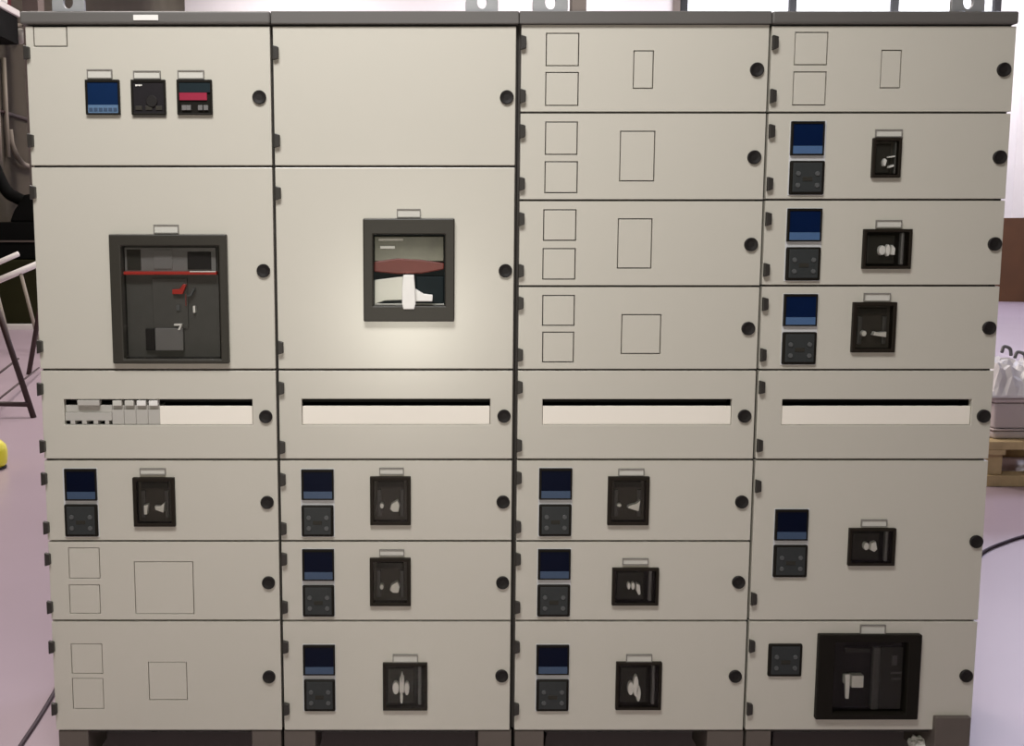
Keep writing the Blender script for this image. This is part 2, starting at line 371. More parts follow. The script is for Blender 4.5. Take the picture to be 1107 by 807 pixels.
BRK = [[((143.6,517,188.8,570),'tall',LEV_GLARE_T1)],
       [((400,516,444,568.4),'tall',LEV_GLARE_T2),((399.7,604.3,444,656),'tall',LEV_GLARE_T2),((413.8,718,462,769),'wide',LEV_GLARE_W4)],
       [((657.3,516,702,568.5),'tall',LEV_GLARE_T3),((662,615,712.3,655.4),'wide',LEV_GLARE_W2),((666,717,715.4,768.5),'wide',LEV_GLARE_W3)],
       [((943.7,149,974.8,192.2),'small',LEV_GLARE_S),((933.5,247.8,986,291),'wide',LEV_GLARE_W1),((921.8,327,969,381.4),'tall',LEV_GLARE_T4),((918,572,968.4,612.4),'wide',LEV_GLARE_W5)]]
ACB = [[(119.5,253.5,246,393.6)], [(392.6,236.4,491.4,348)], [], [(884,687.3,995,779)]]
SLOT = [(69.4,432,273,459.8),(326.4,431.6,530,459.6),(586.4,431.8,791,459.6),(845.4,432,1050,459.8)]

for ci, cd in enumerate(cabinets):
    xl, xr = XG[ci] + HALFGAP[ci], XG[ci+1] - HALFGAP[ci+1]
    cab = thing('switchboard_cabinet', ((xl+xr)/2, BACK/2, 0), cd['label'], 'electrical cabinet', 'switchboard cabinets in one row')
    tL, tR = XG[ci] + (0.0008 if ci else 0), XG[ci+1] - 0.0008
    # carcass: open-fronted steel shell with cross rails behind the door seams
    b = MB(); y0 = DT + 0.003; t = 0.016
    b.box(tL, tL+t, y0, BACK, ZBOT, ZTOP+.004); b.box(tR-t, tR, y0, BACK, ZBOT, ZTOP+.004)
    b.box(tL+t, tR-t, BACK-t, BACK, ZBOT, ZTOP+.004)
    b.box(tL+t, tR-t, y0, BACK-t, ZTOP-.012, ZTOP+.004); b.box(tL+t, tR-t, y0, BACK-t, ZBOT, ZBOT+t)
    for (a, c) in cd['rows'][:-1]:
        z = ZF(c); b.box(tL+t, tR-t, y0, y0+.03, z-.008, z+.008, 1)
    b.build('carcass', [M['carcass'], M['plinth']], cab)
    for side, xa, xb in (('l', tL-.0016, tL), ('r', tR, tR+.0016)):
        if (ci == 0 and side == 'l') or (ci == 3 and side == 'r'):
            MB().box(xa, xb, y0, BACK, ZBOT, ZTOP).build('side_panel', M['paint'], cab)
    # top rail
    zt0, zt1 = ZF(26.6), ZF(12.6)
    rl, rr = (at(22.5,20).x if ci == 0 else XG[ci]+.0006), (at(1099.5,20).x if ci == 3 else XG[ci+1]-.0006)
    b = MB().box(rl, rr, -0.010, BACK+.01, zt0, zt1)
    b.build('top_rail', M['rail'], cab, bevel=0.005 if ci in (0, 3) else 0.0025)
    if ci == 0:
        x0, x1, z0, z1 = rect(144, 16, 171, 22, -0.012)
        MB().box(x0, x1, -0.0125, -0.009, z0, z1).build('rating_label', M['white'], cab, bevel=.0005, label='small white label on the top rail')
    # lifting lug: upright plate with an eye
    a0, a1, ah = cd['lug']; YL = 0.03
    x0, x1 = at(a0, 8, YL).x, at(a1, 8, YL).x; xm = at(ah, 3, YL).x; zc = at(ah, 2, YL).z; zb = zt1; R = (x1-x0)/2
    n = 20; outer = []; inner = []; rh = R*.30
    for i in range(n+1):
        a = -math.pi/2 + 2*math.pi*i/n
        inner.append((xm + rh*math.cos(a), zc + rh*1.35*math.sin(a)))
        ca, sa = math.cos(a), math.sin(a)
        if sa < 0:
            k = min(R/abs(ca) if abs(ca) > 1e-6 else 9, (zc-zb)/abs(sa)); outer.append((xm + k*ca, zc + k*sa))
        else: outer.append((xm + R*ca, zc + R*1.15*sa))
    vs = []; fs = []
    for yy in (YL, YL+.012):
        vs += [(p[0], yy, p[1]) for p in outer[:-1]] + [(p[0], yy, p[1]) for p in inner[:-1]]
    for i in range(n):
        j = (i+1) % n
        fs += [(i, j, n+j, n+i), (2*n+i, 3*n+i, 3*n+j, 2*n+j), (i, 2*n+i, 2*n+j, j), (n+i, n+j, 3*n+j, 3*n+i)]
    MB()._add(vs, fs).build('lifting_lug', M['lug'], cab, bevel=.001)
    if ci == 2:
        x0, x1 = at(618.5, 6, YL).x, at(634, 6, YL).x
        MB().box(x0, x1, YL, YL+.05, zt1, zt1+.1).build('lug_bracket', M['postgrey'], cab, bevel=.002)
    # plinth: legs with a cross member at the rear
    for (a, c) in cd['plinth']:
        x0, x1 = at(a, 800).x, at(c, 800).x
        if ci == 3 and a > 1000:
            x0, x1 = at(a, 790, -.016).x, at(c+.3, 790, -.016).x
            b = MB().box(x0, x1, -.016, .16, 0, at(1030, 776.5, -.016).z)
        else: b = MB().box(x0, x1, .004, .16, 0, ZBOT-.002)
        b.build('plinth_foot', M['plinth'], cab, bevel=.002)
    xa, xb = tL+.02, tR-.02
    MB().box(xa, xb, .50, BACK, 0, ZBOT-.002).build('plinth_rear', M['carcass'], cab)
    for xs in (xa, xb-.03):  # sides added to keep light out from under the cabinet
        MB().box(xs, xs+.03, .162, .498, 0, ZBOT-.014).build('plinth_side_blocker', M['carcass'], cab)
    MB().box(xa, xb, .02, .50, ZBOT-.012, ZBOT-.002).build('plinth_tray', M['carcass'], cab)

    # doors
    cut = []
    for q in BLUE[ci] + KEYP[ci]: cut.append(rect(*q, Y=-.004))
    if ci == 0: cut += [rect(*q[:4], Y=-.004) for q in M1]
    for q, k, lv in BRK[ci]: cut.append(rect(*q, Y=-.004))
    for q in ACB[ci]: cut.append(rect(*q, Y=-.004))
    cut = [(c[0]+.004, c[1]-.004, c[2]+.004, c[3]-.004) for c in cut]
    slot = rect(*SLOT[ci]); cut.append(slot)
    for ri, (ya, yb) in enumerate(cd['rows']):
        z1, z0 = ZF(ya) - .0026, ZF(yb) + .0026
        if ri == 0: z1 = ZF(ya) - .001
        inside = lambda zc: z0 < zc < z1
        holes = [c for c in cut if inside((c[2]+c[3])/2)]; plates = []
        for q in cd['plates']:
            r = rect(*q)
            if inside((r[2]+r[3])/2): blank_plate(holes, plates, r, .0026 if q[1] < 400 else .0017)
        door = MB().panel(xl, xr, z0, z1, 0, DT, holes).build('door', M['paint'], cab, bevel=0.0016)
        for x0, x1, pz0, pz1 in plates:
            MB().box(x0, x1, 0.0004, DT, pz0, pz1).build('blanking_plate', M['paint'], door, bevel=0.0006)
        lx, ly = cd['locks'][ri]; p = at(lx, ly, -.007)
        MB().disc(p.x, p.z, .0168, -.007, 0.001, 26, dome=.0022).build('lock', M['black'], door, label='round black quarter-turn lock')
        for hy in cd['hinges'][ri]:
            off = (.0042 if ci == 0 else .0115) - (.004 if ci == 0 and hy > 400 else 0)
            hx = XG[ci] + off; hz = at(463, hy, -.006).z; hh = .0175
            if hx - .0075 < XG[ci] and ci: hx = XG[ci] + .0085
            b = MB().prism([(hx-.0075, hz-hh), (hx+.0062, hz-hh+.004), (hx+.0062, hz+hh-.004), (hx-.0075, hz+hh)], -.012, .0005)
            b.build('hinge', M['hinge'], door, bevel=.0015)
        for q in cd['labels']:
            r = rect(*q, Y=-.004)
            if inside((r[2]+r[3])/2): label_holder(door, r)
    # slot: cream blanking strip low in the cut-out, dark void above it
    x0, x1, z0, z1 = slot
    zs = rect(*SLOT[ci][:1], 439.3, SLOT[ci][2], 460, 0.004)[3]
    if ci == 0:
        xm = at(173, 446, .004).x
        MB().box(xm, x1-.0012, .003, .012, z0+.001, zs).build('blanking_strip', M['cream'], cab, bevel=.001, label='cream blanking strip')
        # four-pole device at the left, then four single modules
        xq = at(121, 446, .004).x
        def Zp(py): return at(121, py, .004).z
        b = MB().box(x0+.001, xq-.0006, .004, .06, Zp(455), Zp(446.5)).box(x0+.001, xq-.0006, .010, .06, Zp(446.3), Zp(438.5))
        for i in range(4):
            cx = x0 + (xq-x0)*(i+.8)/4.1; b.box(cx-.010, cx+.002 if i < 3 else cx+.0005, .004, .06, Zp(459), Zp(455))
        mb = b.build('modular_breaker', M['module'], cab, bevel=.0008, label='four-pole modular breaker with one wide toggle')
        MB().box(at(84, 436, .002).x, at(108, 436, .002).x, -.003, .02, Zp(438.4), Zp(432.6)).build('toggle', M['module'], mb, bevel=.0015)
        wq = (xm - xq) / 4
        for i in range(4):
            xa = xq + i*wq
            mb = MB().box(xa+.0003, xa+wq-.0003, .004, .06, z0+.0015, Zp(443)).box(xa+.0003, xa+wq-.0003, .009, .06, Zp(443), Zp(438.8)).build('modular_breaker', M['module'], cab, bevel=.0008)
            MB().box(xa+.004, xa+wq-.0035, -.003, .02, Zp(438.6), Zp(433)).build('toggle', M['white' if i > 1 else 'label'], mb, bevel=.0012, label='white toggle')
    else:
        MB().box(x0+.0012, x1-.0012, .003, .012, z0+.001, zs).build('blanking_strip', M['cream'], cab, bevel=.001, label='cream blanking strip')
    MB().box(x0-.01, x1+.01, .085, .09, z0-.02, z1+.02).build('slot_backing', M['black'], cab)

    # devices
    if ci == 0:
        for q in M1: meter(cab, rect(*q[:4], Y=-.009), q[4])
    for i, q in enumerate(KEYP[ci]):
        rk = rect(*q, Y=-.008)
        if i < len(BLUE[ci]):
            rb = rect(*BLUE[ci][i], Y=-.009); halo(cab, rb, rk); meter(cab, rb, 'mid' if ci == 3 and i < 3 else 'blue')
        keypad(cab, rk)
    for q, k, lv in BRK[ci]: breaker(cab, rect(*q, Y=-.010), k, lv)

    for q in ACB[ci]:
        F = -.016; x0, x1, z0, z1 = rect(*q, Y=F); w, h = x1-x0, z1-z0
        if ci == 0: wx0, wx1, wz0, wz1 = rect(132, 266, 237.5, 388.5, F)
        elif ci == 1: wx0, wx1, wz0, wz1 = rect(403.5, 253.5, 481, 331, F)
        else: wx0, wx1, wz0, wz1 = rect(902, 695.5, 981, 772.5, F)
        b = MB().panel(x0, x1, z0, z1, F, .014, [(wx0, wx1, wz0, wz1)])
        p = b.build('air_circuit_breaker', M['bezel'] if ci != 3 else M['bezel_dark'], cab, bevel=.003, label='large breaker behind a framed window')
        # recessed well
        YD = .030
        MB().panel(wx0-.005, wx1+.005, wz0-.005, wz1+.005, .012, YD+.02, [(wx0-.001, wx1+.001, wz0-.001, wz1+.001)]).build('window_gasket', M['black'], p)
        S = lambda a, bb, c, d, Y: rect(a, bb, c, d, Y)
        def bx(name, m, a, bb, c, d, yf, yb=YD+.005, bev=.001, lab=None):
            X0, X1, Z0, Z1 = rect(a, bb, c, d, yf)
            return MB().box(X0, X1, yf, yb, Z0, Z1).build(name, M[m], p, bevel=bev, label=lab)
        if ci == 0:
            bx('breaker_face', 'face2', 133, 265, 237, 388, YD, YD+.02)
            bx('trip_unit', 'face3', 134.5, 267.5, 233.5, 294, .014, YD, .002)
            bx('trip_screen', 'face', 137, 270, 152, 292, .011, .016)
            bx('trip_screen', 'black', 202.5, 272.5, 228, 291.5, .010, .016)
            bx('trip_key', 'face3', 166, 270, 186, 291, .011, .016)
            bx('red_stripe', 'red', 133.5, 293.6, 234, 297.2, .006, YD, .001, 'bright red stripe under the trip unit')
            bx('stripe_highlight_trim', 'light', 205, 293.2, 233, 294.4, .005, .012, .0004)
            bx('centre_cover', 'face2', 165, 301, 203, 355, .024, YD+.004, .001)
            P = lambda u, v, Y=.02: (at(u, v, Y).x, at(u, v, Y).z)
            MB().prism([P(187,317), P(198,317), P(201,308), P(199,307), P(196,313), P(187,313.5)][::-1] if False else [P(187,318), P(198,318), P(202,308), P(199,307), P(195,312.5), P(187,313)], .012, .026).build('push_button', M['red'], p, bevel=.0008, label='red push button')
            bx('push_button', 'key', 190.5, 330, 194.5, 336, .018)
            bx('position_flag', 'light', 208.5, 331, 211, 338.5, .016)
            MB().prism([P(203,321), P(207,320), P(211.5,312), P(209,312), P(206,318), P(203,319.5)], .014, .026).build('position_flag', M['key'], p, bevel=.0005)
            bx('red_line', 'dullred', 200.2, 318, 201.2, 331, .02)
            MB().prism([P(189,352), P(195.5,352), P(193,356.5), P(195.5,356.5), P(198,350), P(189,350)][::-1], .010, .026).build('position_flag', M['white'], p)
            cb = bx('charging_handle', 'face3', 167.5, 355, 198, 379.5, .014, YD, .002)
            bx('handle_slot', 'black', 157.5, 356, 167, 379, .018)
        elif ci == 1:
            bx('breaker_face', 'slate', 403.5, 253, 481.5, 331.5, YD, YD+.02)
            bx('upper_cover', 'mirrorgrey', 404.5, 255.5, 480, 283, .016, YD, .002)
            bx('reflected_streak', 'light', 409, 258, 436, 260.5, .013, .018, .001)  # pale bars for the streaks reflected in the upper glass
            bx('reflected_streak', 'light', 411, 266, 427, 269, .013, .018, .001)
            b = MB(); P = lambda u, v, Y=.012: (at(u, v, Y).x, at(u, v, Y).z)
            b.prism([P(404.5,294), P(430,296.5), P(456,296), P(480,291.5), P(480,284.5), P(455,281), P(430,279.5), P(404.5,283)], .012, YD)
            b.build('red_band', M['dullred'], p, bevel=.003, label='dull red band across the breaker')
            b = MB().prism([P(404.5,329.5), P(416,325.5), P(436,325), P(436,299), P(404.5,303)], .020, YD+.002)  # pale plate shaped after the bright reflection in the window
            b.build('reflection_plate', M['silver'], p, bevel=.002, label='pale plate for the bright reflection on the lower left')
            bx('shutter', 'slate', 450, 299, 479.5, 328, .018, YD, .002)
            bx('sill', 'light', 405, 328.5, 480, 330.2, .016, YD, .0005)
            Q = lambda u, v: (at(u, v, -.018).x, at(u, v, -.018).z)
            b = MB().prism([Q(436,334.6), Q(447.8,334.6), Q(449.3,329), Q(448.8,312), Q(447.6,297.5), Q(435.8,297.5), Q(434.6,312), Q(434.6,329)], -.020, .02)
            b.prism([Q(448,326.5), Q(467.5,326.5), Q(468,319.5), Q(458,318.3), Q(448,312)], -.006, .02)
            b.build('operating_lever', M['white'], p, bevel=.002, label='white operating lever')
        else:
            bx('breaker_face', 'bezel_dark', 901, 694.5, 982, 774, YD, YD+.02)
            bx('side_cover', 'face', 951, 700, 978, 771, .018, YD, .002)
            bx('upright_bar', 'face2', 943, 701, 951, 772, .014, YD, .003)
            bx('top_trim', 'face', 914, 701.5, 941, 706, .016, YD, .001)
            bx('indicator', 'face2', 964.5, 709, 970, 720, .014, .019, .0006)
            bx('indicator', 'face2', 963, 727, 975, 729, .015, .019, .0004)
            bx('indicator', 'face2', 964, 733.5, 974, 735.5, .015, .019, .0004)
            P = lambda u, v, Y=.004: (at(u, v, Y).x, at(u, v, Y).z)
            b = MB().prism([P(914.3,756), P(917.6,756), P(918.6,744), P(919.2,729.5), P(913.6,729.5)], .004, .012)
            b.box(P(914.5,744)[0], P(918.5,744)[0], .012, YD, P(914,742)[1], P(914,733)[1]).build('operating_lever', M['lever'], p, bevel=.001, label='white operating lever')
            bx('lever_hub', 'light', 921, 731, 933.6, 744, .010, YD, .001)
        X0, X1, Z0, Z1 = wx0-.001, wx1+.001, wz0-.001, wz1+.001
        if ci != 1: MB().box(X0, X1, .0005, .0030, Z0, Z1).build('window_pane', M['glass'], p)
        else:
            MB().box(X0, X1, .0095, .0115, Z0, Z1).build('window_pane', M['glass'], p)

# ------------------------------------------------------------------ hall shell
XW0, XW1, YF, YB, ZC = -7.45, 17.5, -7.0, 30.0, 9.0
FLB = MB().box(XW0-.2, XW1+.2, YF-.2, YB+.2, -.2, 0)
struct(FLB.build('floor', M['floor']))
struct(MB().box(XW0-.2, XW1+.2, YF-.2, YB+.2, ZC, ZC+.2).build('ceiling', M['ceil']))
struct(MB().box(XW0-.2, XW0, YF, YB, 0, ZC).build('wall_left', M['wallbrown']))
struct(MB().box(XW1, XW1+.2, YF, YB, 0, ZC).build('wall_right', M['wallwhite']))
struct(MB().box(XW0-.2, XW1+.2, YF-.2, YF, 0, ZC).build('wall_front', M['wallbrown']))
# back wall with a band of windows on its right half
wx0, wx1 = at(735, 6, YB).x, at(1081, 6, YB).x
wz0, wz1 = 4.6, 8.6
struct(MB().panel(XW0-.2, XW1+.2, 0, ZC, YB, YB+.2, [(wx0, wx1, wz0, wz1)]).build('wall_back', M['wallwhite']))
win = MB().box(wx0, wx1, YB+.10, YB+.12, wz0, wz1).build('window_1', M['winlit']); struct(win)
for px in (739.5, 857, 967.5, 1078):
    x = at(px, 6, YB).x
    MB().box(x-.10, x+.10, YB-.05, YB+.12, wz0, wz1).build('mullion', M['mullion'], win)
MB().box(wx0, wx1, YB+.02, YB+.12, wz0+1.9, wz0+2.0).build('transom', M['mullion'], win)
x = at(731, 6, YB).x
struct(MB().box(x-.10, x+.10, YB-.10, YB, 0, ZC).build('trim_1', M['postgrey']))
# grey-brown column seen just over the left end of the top rail
x0, x1 = at(24, 6, 16).x, at(41, 6, 16).x
struct(MB().box(x0, x1, 16, 16.3, 0, ZC).build('column_1', M['postgrey']))

# ------------------------------------------------------------------ left side of the hall
def floorpath(pts, r, z=None): return [ground(px, py, r) for px, py in pts]
def smooth(pts, n=6):
    out = []
    P = [pts[0]] + list(pts) + [pts[-1]]
    for i in range(1, len(P)-2):
        for k in range(n):
            t = k/n; a, b, c, d = P[i-1], P[i], P[i+1], P[i+2]
            out.append(.5*((2*b) + (c-a)*t + (2*a-5*b+4*c-d)*t*t + (3*b-a-3*c+d)*t**3))
    out.append(pts[-1]); return out

tag(MB().tube(smooth(floorpath([(8,832),(22,807),(40,780),(54,757),(61,744),(70,722)], .006)), .006).build('floor_cable', M['cable']),
    'dark cable on the floor coming from under the cabinet with three small meters', 'cable')
tag(MB().tube(smooth(floorpath([(1040,628),(1058,602),(1068,594),(1085,587),(1107,580),(1140,574)], .007)), .007).build('floor_cable', M['cable']),
    'dark cable curving over the bright floor in front of the wooden pallet', 'cable')

# trestle
LF = ground(36.5, 452)
tr = thing('trestle_stand', LF + Vector((-.45, .4, 0)), 'dark red-brown trestle stand with splayed legs on the pink floor', 'trestle')
YT = LF.y
top = .98
P1 = at(-14, 300, YT+.1)
MB().tube([LF + Vector((0,0,.0)), P1], .024, 8).build('leg', M['trestle'], tr)
MB().tube([LF + Vector((-1.25,0,0)), P1 + Vector((-.55,0,0))], .024, 8).build('leg', M['trestle'], tr)
LB = ground(31, 405)
P2 = at(42, 340, LB.y); 
MB().tube([LB, P2, P2 + (P2-LB)*.5], .026, 8).build('leg', M['trestle'], tr)
MB().tube([at(31, 437.5, YT), at(-60, 436, YT)], .02, 8).build('crossbar', M['trestle'], tr)
MB().tube([at(-8, 437, YT), at(42, 398, LB.y)], .009, 6).build('brace', M['trestle'], tr)
MB().tube([at(-8, 409, YT), at(20, 388, YT+.5)], .009, 6).build('brace', M['trestle'], tr)
MB().tube([P1 + Vector((-1.3,0,0)), P1], .024, 8).build('top_bar', M['trestle'], tr)

# white tubular rail stand further back
YR = 10.5
st = thing('rail_stand', (at(10, 330, YR).x, YR, 0), 'white tubular rail stand with two slanting rails in front of the black machine', 'stand')
MB().tube([at(-25, 294, YR+.6), at(20, 274.5, YR+.6)], .034, 8).build('rail', M['paintwhite'], st)
MB().tube([at(-25, 313, YR), at(42, 285, YR)], .040, 8).build('rail', M['paintwhite'], st)
zz = lambda px, py: at(px, py, YR)
def leg(a, b):
    A, B = zz(*a), zz(*b); k = A.z/(A.z-B.z); return [A, A + (B-A)*k]
MB().tube(leg((22,294), (34,340)), .022, 8).build('leg', M['pipe'], st)
MB().tube(leg((-6,306), (4,345)), .022, 8).build('leg', M['pipe'], st)
tl = [at(-22, 293, YR+.6), at(-22, 312, YR)]
MB().tube(tl, .025, 8).build('end_bar', M['paintwhite'], st)

# black machine with an olive lower body against the left wall
YM = 14.7
g = ground(20, 350)
ma = thing('machine', (at(12, 300, YM).x, YM+.6, 0), 'black machine with an olive lower body beside the brown wall', 'machine')
x1 = at(60, 300, YM).x; x0 = XW0+.05
z = lambda py: at(20, py, YM).z
MB().box(x0, x1, YM, YM+1.4, 0, z(281)).build('lower_body', M['olive'], ma, bevel=.03, label='dark olive lower body')
MB().box(x0, x1, YM+.1, YM+1.4, z(281), z(240)).build('upper_body', M['machine'], ma, bevel=.03)
xh = at(9, 300, YM).x
MB().prism([(xh, z(240)), (x1, z(240)), (x1, z(206)), (at(26,300,YM).x, z(210)), (at(14,300,YM).x, z(228))], YM+.15, YM+1.2).build('hood', M['machine'], ma, bevel=.03)
MB().box(x0, x1, YM+.06, YM+.11, z(262), z(260)).build('trim_strip', M['plinth'], ma)
MB().tube(smooth([at(-8,176,YM+.5), at(6,205,YM+.5), at(18,214,YM+.5), at(34,220,YM+.5), at(50,222,YM+.5)]), .10, 8).build('duct', M['machine'], ma)
# white plank on the floor
A, B = ground(17, 353), ground(46, 356)
tag(MB().box(A.x, B.x+.2, YM-.45, YM-.15, 0, .07).build('plank', M['paintwhite']), 'white plank lying on the floor at the foot of the black machine', 'plank')

# pipes, conduit and hose on the brown wall
xw = XW0
YP = lambda px, x: (x - CX) / ((px - PX) / FPX)           # rough depth where the sight line meets plane x
def onwall(px, py, off=.06):
    a, b = (px-PX)/FPX, (PY-py)/FPX; d = Vector((a, CT+b*ST, -ST+b*CT)); t = (xw+off-CX)/d.x
    return Vector((xw+off, -D+d.y*t, CH+d.z*t))
p0, p1 = onwall(8, 58), onwall(9, 170)
tag(MB().tube([Vector((p1.x, p1.y, z(240)+.2 if False else p1.z)), Vector((p1.x, p1.y, p0.z-.1))], .038, 10).build('wall_pipe', M['pipe']), 'pale vertical pipe running up the brown wall', 'pipe')
p2 = onwall(1, 100); s_lim = 4.6
tag(MB().tube([Vector((p2.x+.0, p2.y-.2, 2.6)), Vector((p2.x+.0, p2.y-.2, s_lim)) ], .05, 10).build('wall_duct', M['pipe']), 'thin grey vertical duct left of the pale pipe', 'duct')
c0, c1 = onwall(0, 120, .035), onwall(40, 121.5, .035)
tag(MB().tube([c0 + Vector((0,-1.5,0)), c0, Vector((c1.x, c1.y+1, c0.z))], .03, 8).build('conduit', M['trestle']), 'thin dark horizontal conduit crossing the brown wall', 'conduit')
tag(MB().tube(smooth([onwall(p[0], p[1], .1) for p in ((11,140),(13,155),(18,168),(25,177),(34,180),(44,180))]), .045, 8).build('hose', M['pipe']), 'grey hose curving down the brown wall behind the cabinet', 'hose')
q = onwall(22, 39, .12)
tag(MB().lathe(q.x, q.y, [(.03,q.z-.13),(.10,q.z-.08),(.13,q.z),(.10,q.z+.08),(.03,q.z+.13)]).build('wall_lamp', M['light']), 'small round pale wall lamp under the dark shelf', 'lamp')
tag(MB().tube(smooth([onwall(p[0], p[1], .3) for p in ((-8,40),(0,37),(8,33),(16,28),(24,27),(34,30))]), .03, 8).build('hanging_cable', M['pipe']), 'thin grey cable drooping below the dark shelf', 'cable')
# shelf with a maroon cover
s0, s1 = onwall(-6, 12, .45), onwall(22, 15, .45)
sh = thing('wall_shelf', (xw+.4, (s0.y+s1.y)/2, s1.z-.5), 'dark wall shelf with a white front edge high on the brown wall', 'shelf')
MB().box(xw+.02, xw+.40, s0.y-1.6, s1.y, s1.z-.50, s1.z-.06).build('shelf_body', M['machine'], sh)
MB().box(xw+.02, xw+.45, s0.y-1.6, s1.y, s1.z-.06, s1.z+.05).build('front_edge', M['paintwhite'], sh, bevel=.02, label='white front edge')
tag(MB().box(xw+.05, xw+.36, s0.y-1.5, s1.y-.1, s1.z+.052, s1.z+.9).build('storage_bin', M['maroon'], None, bevel=.05), 'maroon bin standing on the dark wall shelf', 'bin')
tag(MB().box(xw+.365, xw+.445, s1.y-.9, s1.y-.5, s1.z+.052, s1.z+.22).build('carton', M['white'], None, bevel=.02), 'small white carton on the shelf edge before the maroon bin', 'carton')

# yellow canister at the left edge
gy = ground(-13, 507)
px2m = (gy - Vector((CX, -D, CH))).length / FPX
R = 19*px2m
can = tag(MB().lathe(gy.x, gy.y, [(R*.80,.012),(R*.95,.03),(R,.07),(R,.11),(R*.93,.145),(R*.72,.17),(R*.3,.182),(.03,.183),(.03,.20),(.026,.205)]).build('canister', M['yellow']),
    'bright yellow round canister on the pink floor', 'canister')
MB().lathe(gy.x, gy.y, [(R*.8,0),(R*.93,.004),(R*.93,.012),(R*.8,.016)]).build('base_ring', M['black'], can)

# ------------------------------------------------------------------ right side: pallet with foam boxes
g = ground(1078, 527); YPL = g.y; xL = at(1069, 480, YPL).x
pal = thing('pallet', (xL+.6, YPL+.5, 0), 'worn wooden pallet carrying the white foam boxes', 'pallet')
zp = lambda py: at(1085, py, YPL).z
zdeck = zp(478); PW = 1.2
for i in range(7):
    yy = YPL + i*.145
    MB().box(xL, xL+PW, yy, yy+.12, zdeck-.046, zdeck).build('deck_board', M['wood'], pal, bevel=.004)
for x in (xL, xL+PW/2-.05, xL+PW-.1):
    MB().box(x, x+.1, YPL, YPL+.99, zdeck-.076, zdeck-.046).build('stringer_board', M['wood'], pal, bevel=.004)
    for yy in (YPL+.03, YPL+.43, YPL+.84):
        MB().box(x, x+.1, yy, yy+.14, .065, zdeck-.076).build('spacer_block', M['wood'], pal, bevel=.004)
    
MB().box(xL, xL+PW, YPL+.01, YPL+.13, 0, .065).build('bottom_board', M['wood'], pal, bevel=.004)
MB().box(xL, xL+PW, YPL+.86, YPL+.98, 0, .065).build('bottom_board', M['wood'], pal, bevel=.004)
# boxes
YX = YPL + .08
bxl = at(1074.5, 450, YX).x
zq = lambda py: at(1085, py, YX).z
def foam_box(x0, x1, y0, y1, z0, z1, label):
    t = thing('foam_box', ((x0+x1)/2, (y0+y1)/2, z0), label, 'box', 'foam boxes on the pallet')
    zl = z0 + (z1-z0)*.84
    MB().box(x0+.008, x1-.008, y0+.006, y1-.006, z0, zl-.004).build('body', M['foam'], t, bevel=.012)
    MB().box(x0, x1, y0, y1, zl, z1).build('lid', M['foam'], t, bevel=.012)
foam_box(bxl, bxl+.60, YX, YX+.62, zdeck+.001, zq(464.5)+.0, 'lower white foam box resting directly on the wooden pallet')
foam_box(bxl+.004, bxl+.60, YX+.01, YX+.62, zq(464.5)+.002, zq(431), 'upper white foam box under the crumpled plastic film')
# crumpled film
xf0, xf1, yf0, yf1 = bxl-.03, bxl+.62, YX-.01, YX+.64; zf = zq(431)+.004
N = 22; vs = []; fs = []
for i in range(N+1):
    for j in range(N+1):
        u, v = i/N, j/N
        e = min(u, 1-u, v, 1-v)
        hgt = .012 + min(1, e*7)*(.055 + .06*abs(math.sin(7*u+3*v)) + .07*random.random())
        vs.append((xf0+(xf1-xf0)*u, yf0+(yf1-yf0)*v, zf + hgt))
n1 = len(vs)
for i in range(N+1):
    for j in range(N+1): vs.append((xf0+(xf1-xf0)*i/N, yf0+(yf1-yf0)*j/N, zf))
I = lambda i, j: i*(N+1)+j
for i in range(N):
    for j in range(N):
        fs.append((I(i,j), I(i+1,j), I(i+1,j+1), I(i,j+1))); fs.append((n1+I(i,j), n1+I(i,j+1), n1+I(i+1,j+1), n1+I(i+1,j)))
for i in range(N):
    for a, b_ in ((I(i,0), I(i+1,0)), (I(i+1,N), I(i,N)), (I(0,i+1), I(0,i)), (I(N,i), I(N,i+1))):
        fs.append((a, n1+a, n1+b_, b_))
tag(MB()._add(vs, fs).build('plastic_film', M['film']), 'crumpled white plastic film heaped on the upper foam box', 'plastic film')
for (px, py, s) in ((1088, 391, .03), (1103, 397, .035)):
    p = at(px, py, YX+.2) + Vector((0, 0, .045))
    o = MB().tube(smooth([p+Vector((-s,0,.01)), p+Vector((-s*.3,.02,.04)), p+Vector((s*.5,0,.03)), p+Vector((s,.01,-.01))]), .010, 8).build('strap_loop', M['face3'])
    tag(o, 'dark strap loop lying in the white film, ' + ('nearer the cabinet' if px < 1095 else 'farther from the cabinet'), 'strap')

# brown wooden crate far behind
cb = ground(1084, 315.5); cc = ground(1107, 322.5)
d = (cc - cb); d.z = 0; L = d.length; d.normalize(); nrm = Vector((-d.y, d.x, 0))
if nrm.y < 0: nrm = -nrm
A0 = cb - d*1.2; A1 = cc + d*2.0
hz = at(1095, 239, (cb.y+cc.y)/2).z
cr = thing('wooden_crate', ((A0+A1)/2).to_tuple(), 'large brown wooden crate standing by the white back wall', 'crate')
nb = 10
b = MB()
def quadbox(p, q, th, z0, z1):
    m = MB(); off = nrm*th
    return m._add([(p.x,p.y,z0),(q.x,q.y,z0),(q.x+off.x,q.y+off.y,z0),(p.x+off.x,p.y+off.y,z0),(p.x,p.y,z1),(q.x,q.y,z1),(q.x+off.x,q.y+off.y,z1),(p.x+off.x,p.y+off.y,z1)],
        [(0,3,2,1),(4,5,6,7),(0,1,5,4),(1,2,6,5),(2,3,7,6),(3,0,4,7)])
quadbox(A0+nrm*.03, A1+nrm*.03, 1.2, 0, hz-.05).build('crate_body', M['wooddark'], cr)
LL = (A1-A0).length
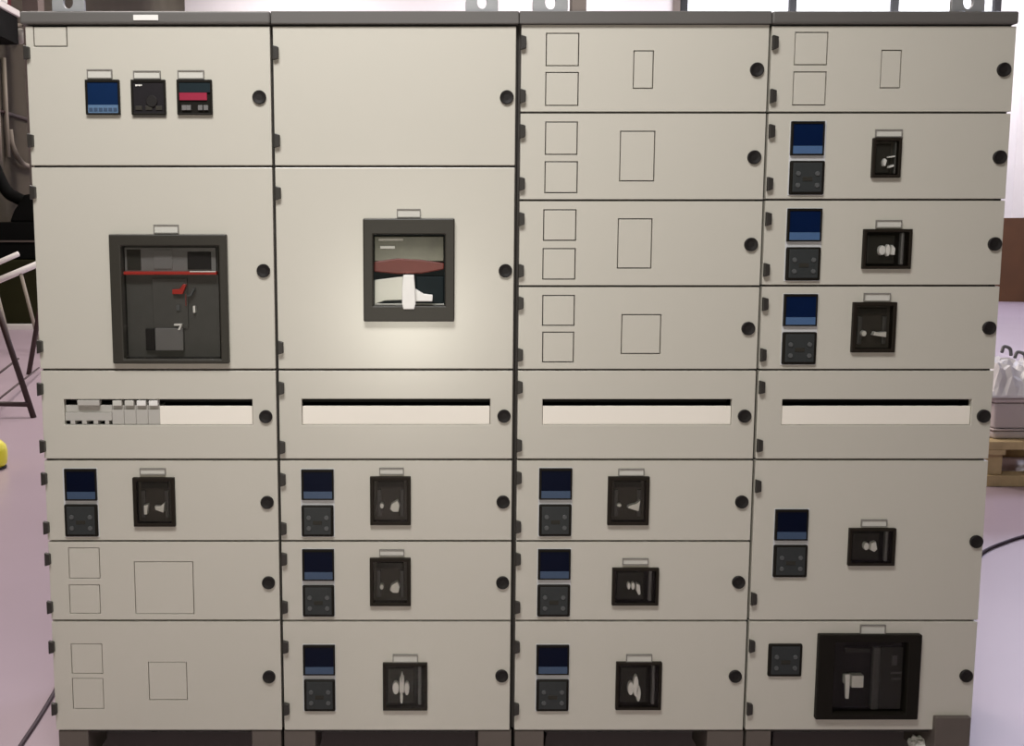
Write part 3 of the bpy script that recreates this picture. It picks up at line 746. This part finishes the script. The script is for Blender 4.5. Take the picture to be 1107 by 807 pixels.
for i in range(nb):
    p = A0 + d*(LL*i/nb + .01); q2 = A0 + d*(LL*(i+1)/nb - .01)
    quadbox(p, q2, .03, 0, hz-.06).build('side_board', M['wooddark'], cr)
quadbox(A0, A1, 1.24, hz-.05, hz).build('crate_lid', M['wooddark'], cr)

# white lump added in place of a floor reflection under the cabinet
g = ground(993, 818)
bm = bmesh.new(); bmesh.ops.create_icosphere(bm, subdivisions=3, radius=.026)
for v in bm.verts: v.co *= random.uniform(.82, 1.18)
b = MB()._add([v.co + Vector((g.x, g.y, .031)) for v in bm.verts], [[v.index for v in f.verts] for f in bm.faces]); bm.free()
tag(b.build('floor_glint', M['white']), 'small white lump standing in for a light reflection on the floor under the cabinet with the large black window', 'light reflection')

# ------------------------------------------------------------------ lights
def area(name, loc, tgt, sx, sy, power, col=(1,1,1)):
    l = bpy.data.lights.new(name, 'AREA'); l.shape = 'RECTANGLE'; l.size = sx; l.size_y = sy; l.energy = power; l.color = col
    o = bpy.data.objects.new(name, l); C.objects.link(o); o.location = loc
    o.rotation_euler = (Vector(tgt) - Vector(loc)).to_track_quat('-Z', 'Y').to_euler()
    return o
WARM = (1.0, .93, .82)
area('ceiling_lamp_front', (-0.62, -2.05, 3.9), (-0.4, 0, 1.75), 1.6, .9, 41, (1.0, .98, .97)).data.spread = math.radians(105)
PINK = (1.0, .90, .82); COOL = (.86, .92, 1.18)
for x, y, e, c in ((-3.0, 6.5, 570, PINK), (-1, 16, 600, PINK), (7, 8, 380, COOL), (12, 18, 420, COOL)):
    area('hall_lamp', (x, y, 8.6), (x, y, 0), 3, 3, e, c)
for x in (-4, 3, 10, 15):  # unseen fill lights added to brighten the back wall
    area('wall_fill', (x, 26.5, 8.5), (x, 30, 4.5), 4, 1, 215, (1, .965, .975) if x < 5 else (.96, .97, 1.0))
fl = bpy.data.lights.new('camera_flash', 'POINT'); fl.energy = 56; fl.shadow_soft_size = .03; fl.color = (1, .95, .80)
fo = bpy.data.objects.new('camera_flash', fl); C.objects.link(fo)
m = at(440, 345); c = Vector((CX, -D, CH)); fo.location = (2*m.x - c.x, -D, 2*m.z - c.z)

w = bpy.data.worlds.new('World'); sc.world = w; w.use_nodes = True
w.node_tree.nodes['Background'].inputs[0].default_value = (.9, .93, 1, 1); w.node_tree.nodes['Background'].inputs[1].default_value = .3

# ------------------------------------------------------------------ camera
cd = bpy.data.cameras.new('Camera'); cam = bpy.data.objects.new('Camera', cd); C.objects.link(cam)
cam.location = (CX, -D, CH); cam.rotation_euler = (math.pi/2 - TH, 0, 0)
cd.sensor_width = 36; cd.sensor_fit = 'HORIZONTAL'; cd.lens = 36*FPX/W
cd.shift_x = (W/2 - PX)/W; cd.clip_start = .05; cd.clip_end = 200
sc.camera = cam
sc.view_settings.view_transform = 'Standard'; sc.view_settings.look = 'None'
sc.view_settings.gamma = 1; sc.view_settings.use_curve_mapping = False; sc.view_settings.exposure = 0.0
sc.cycles.use_denoising = True; sc.cycles.max_bounces = 8
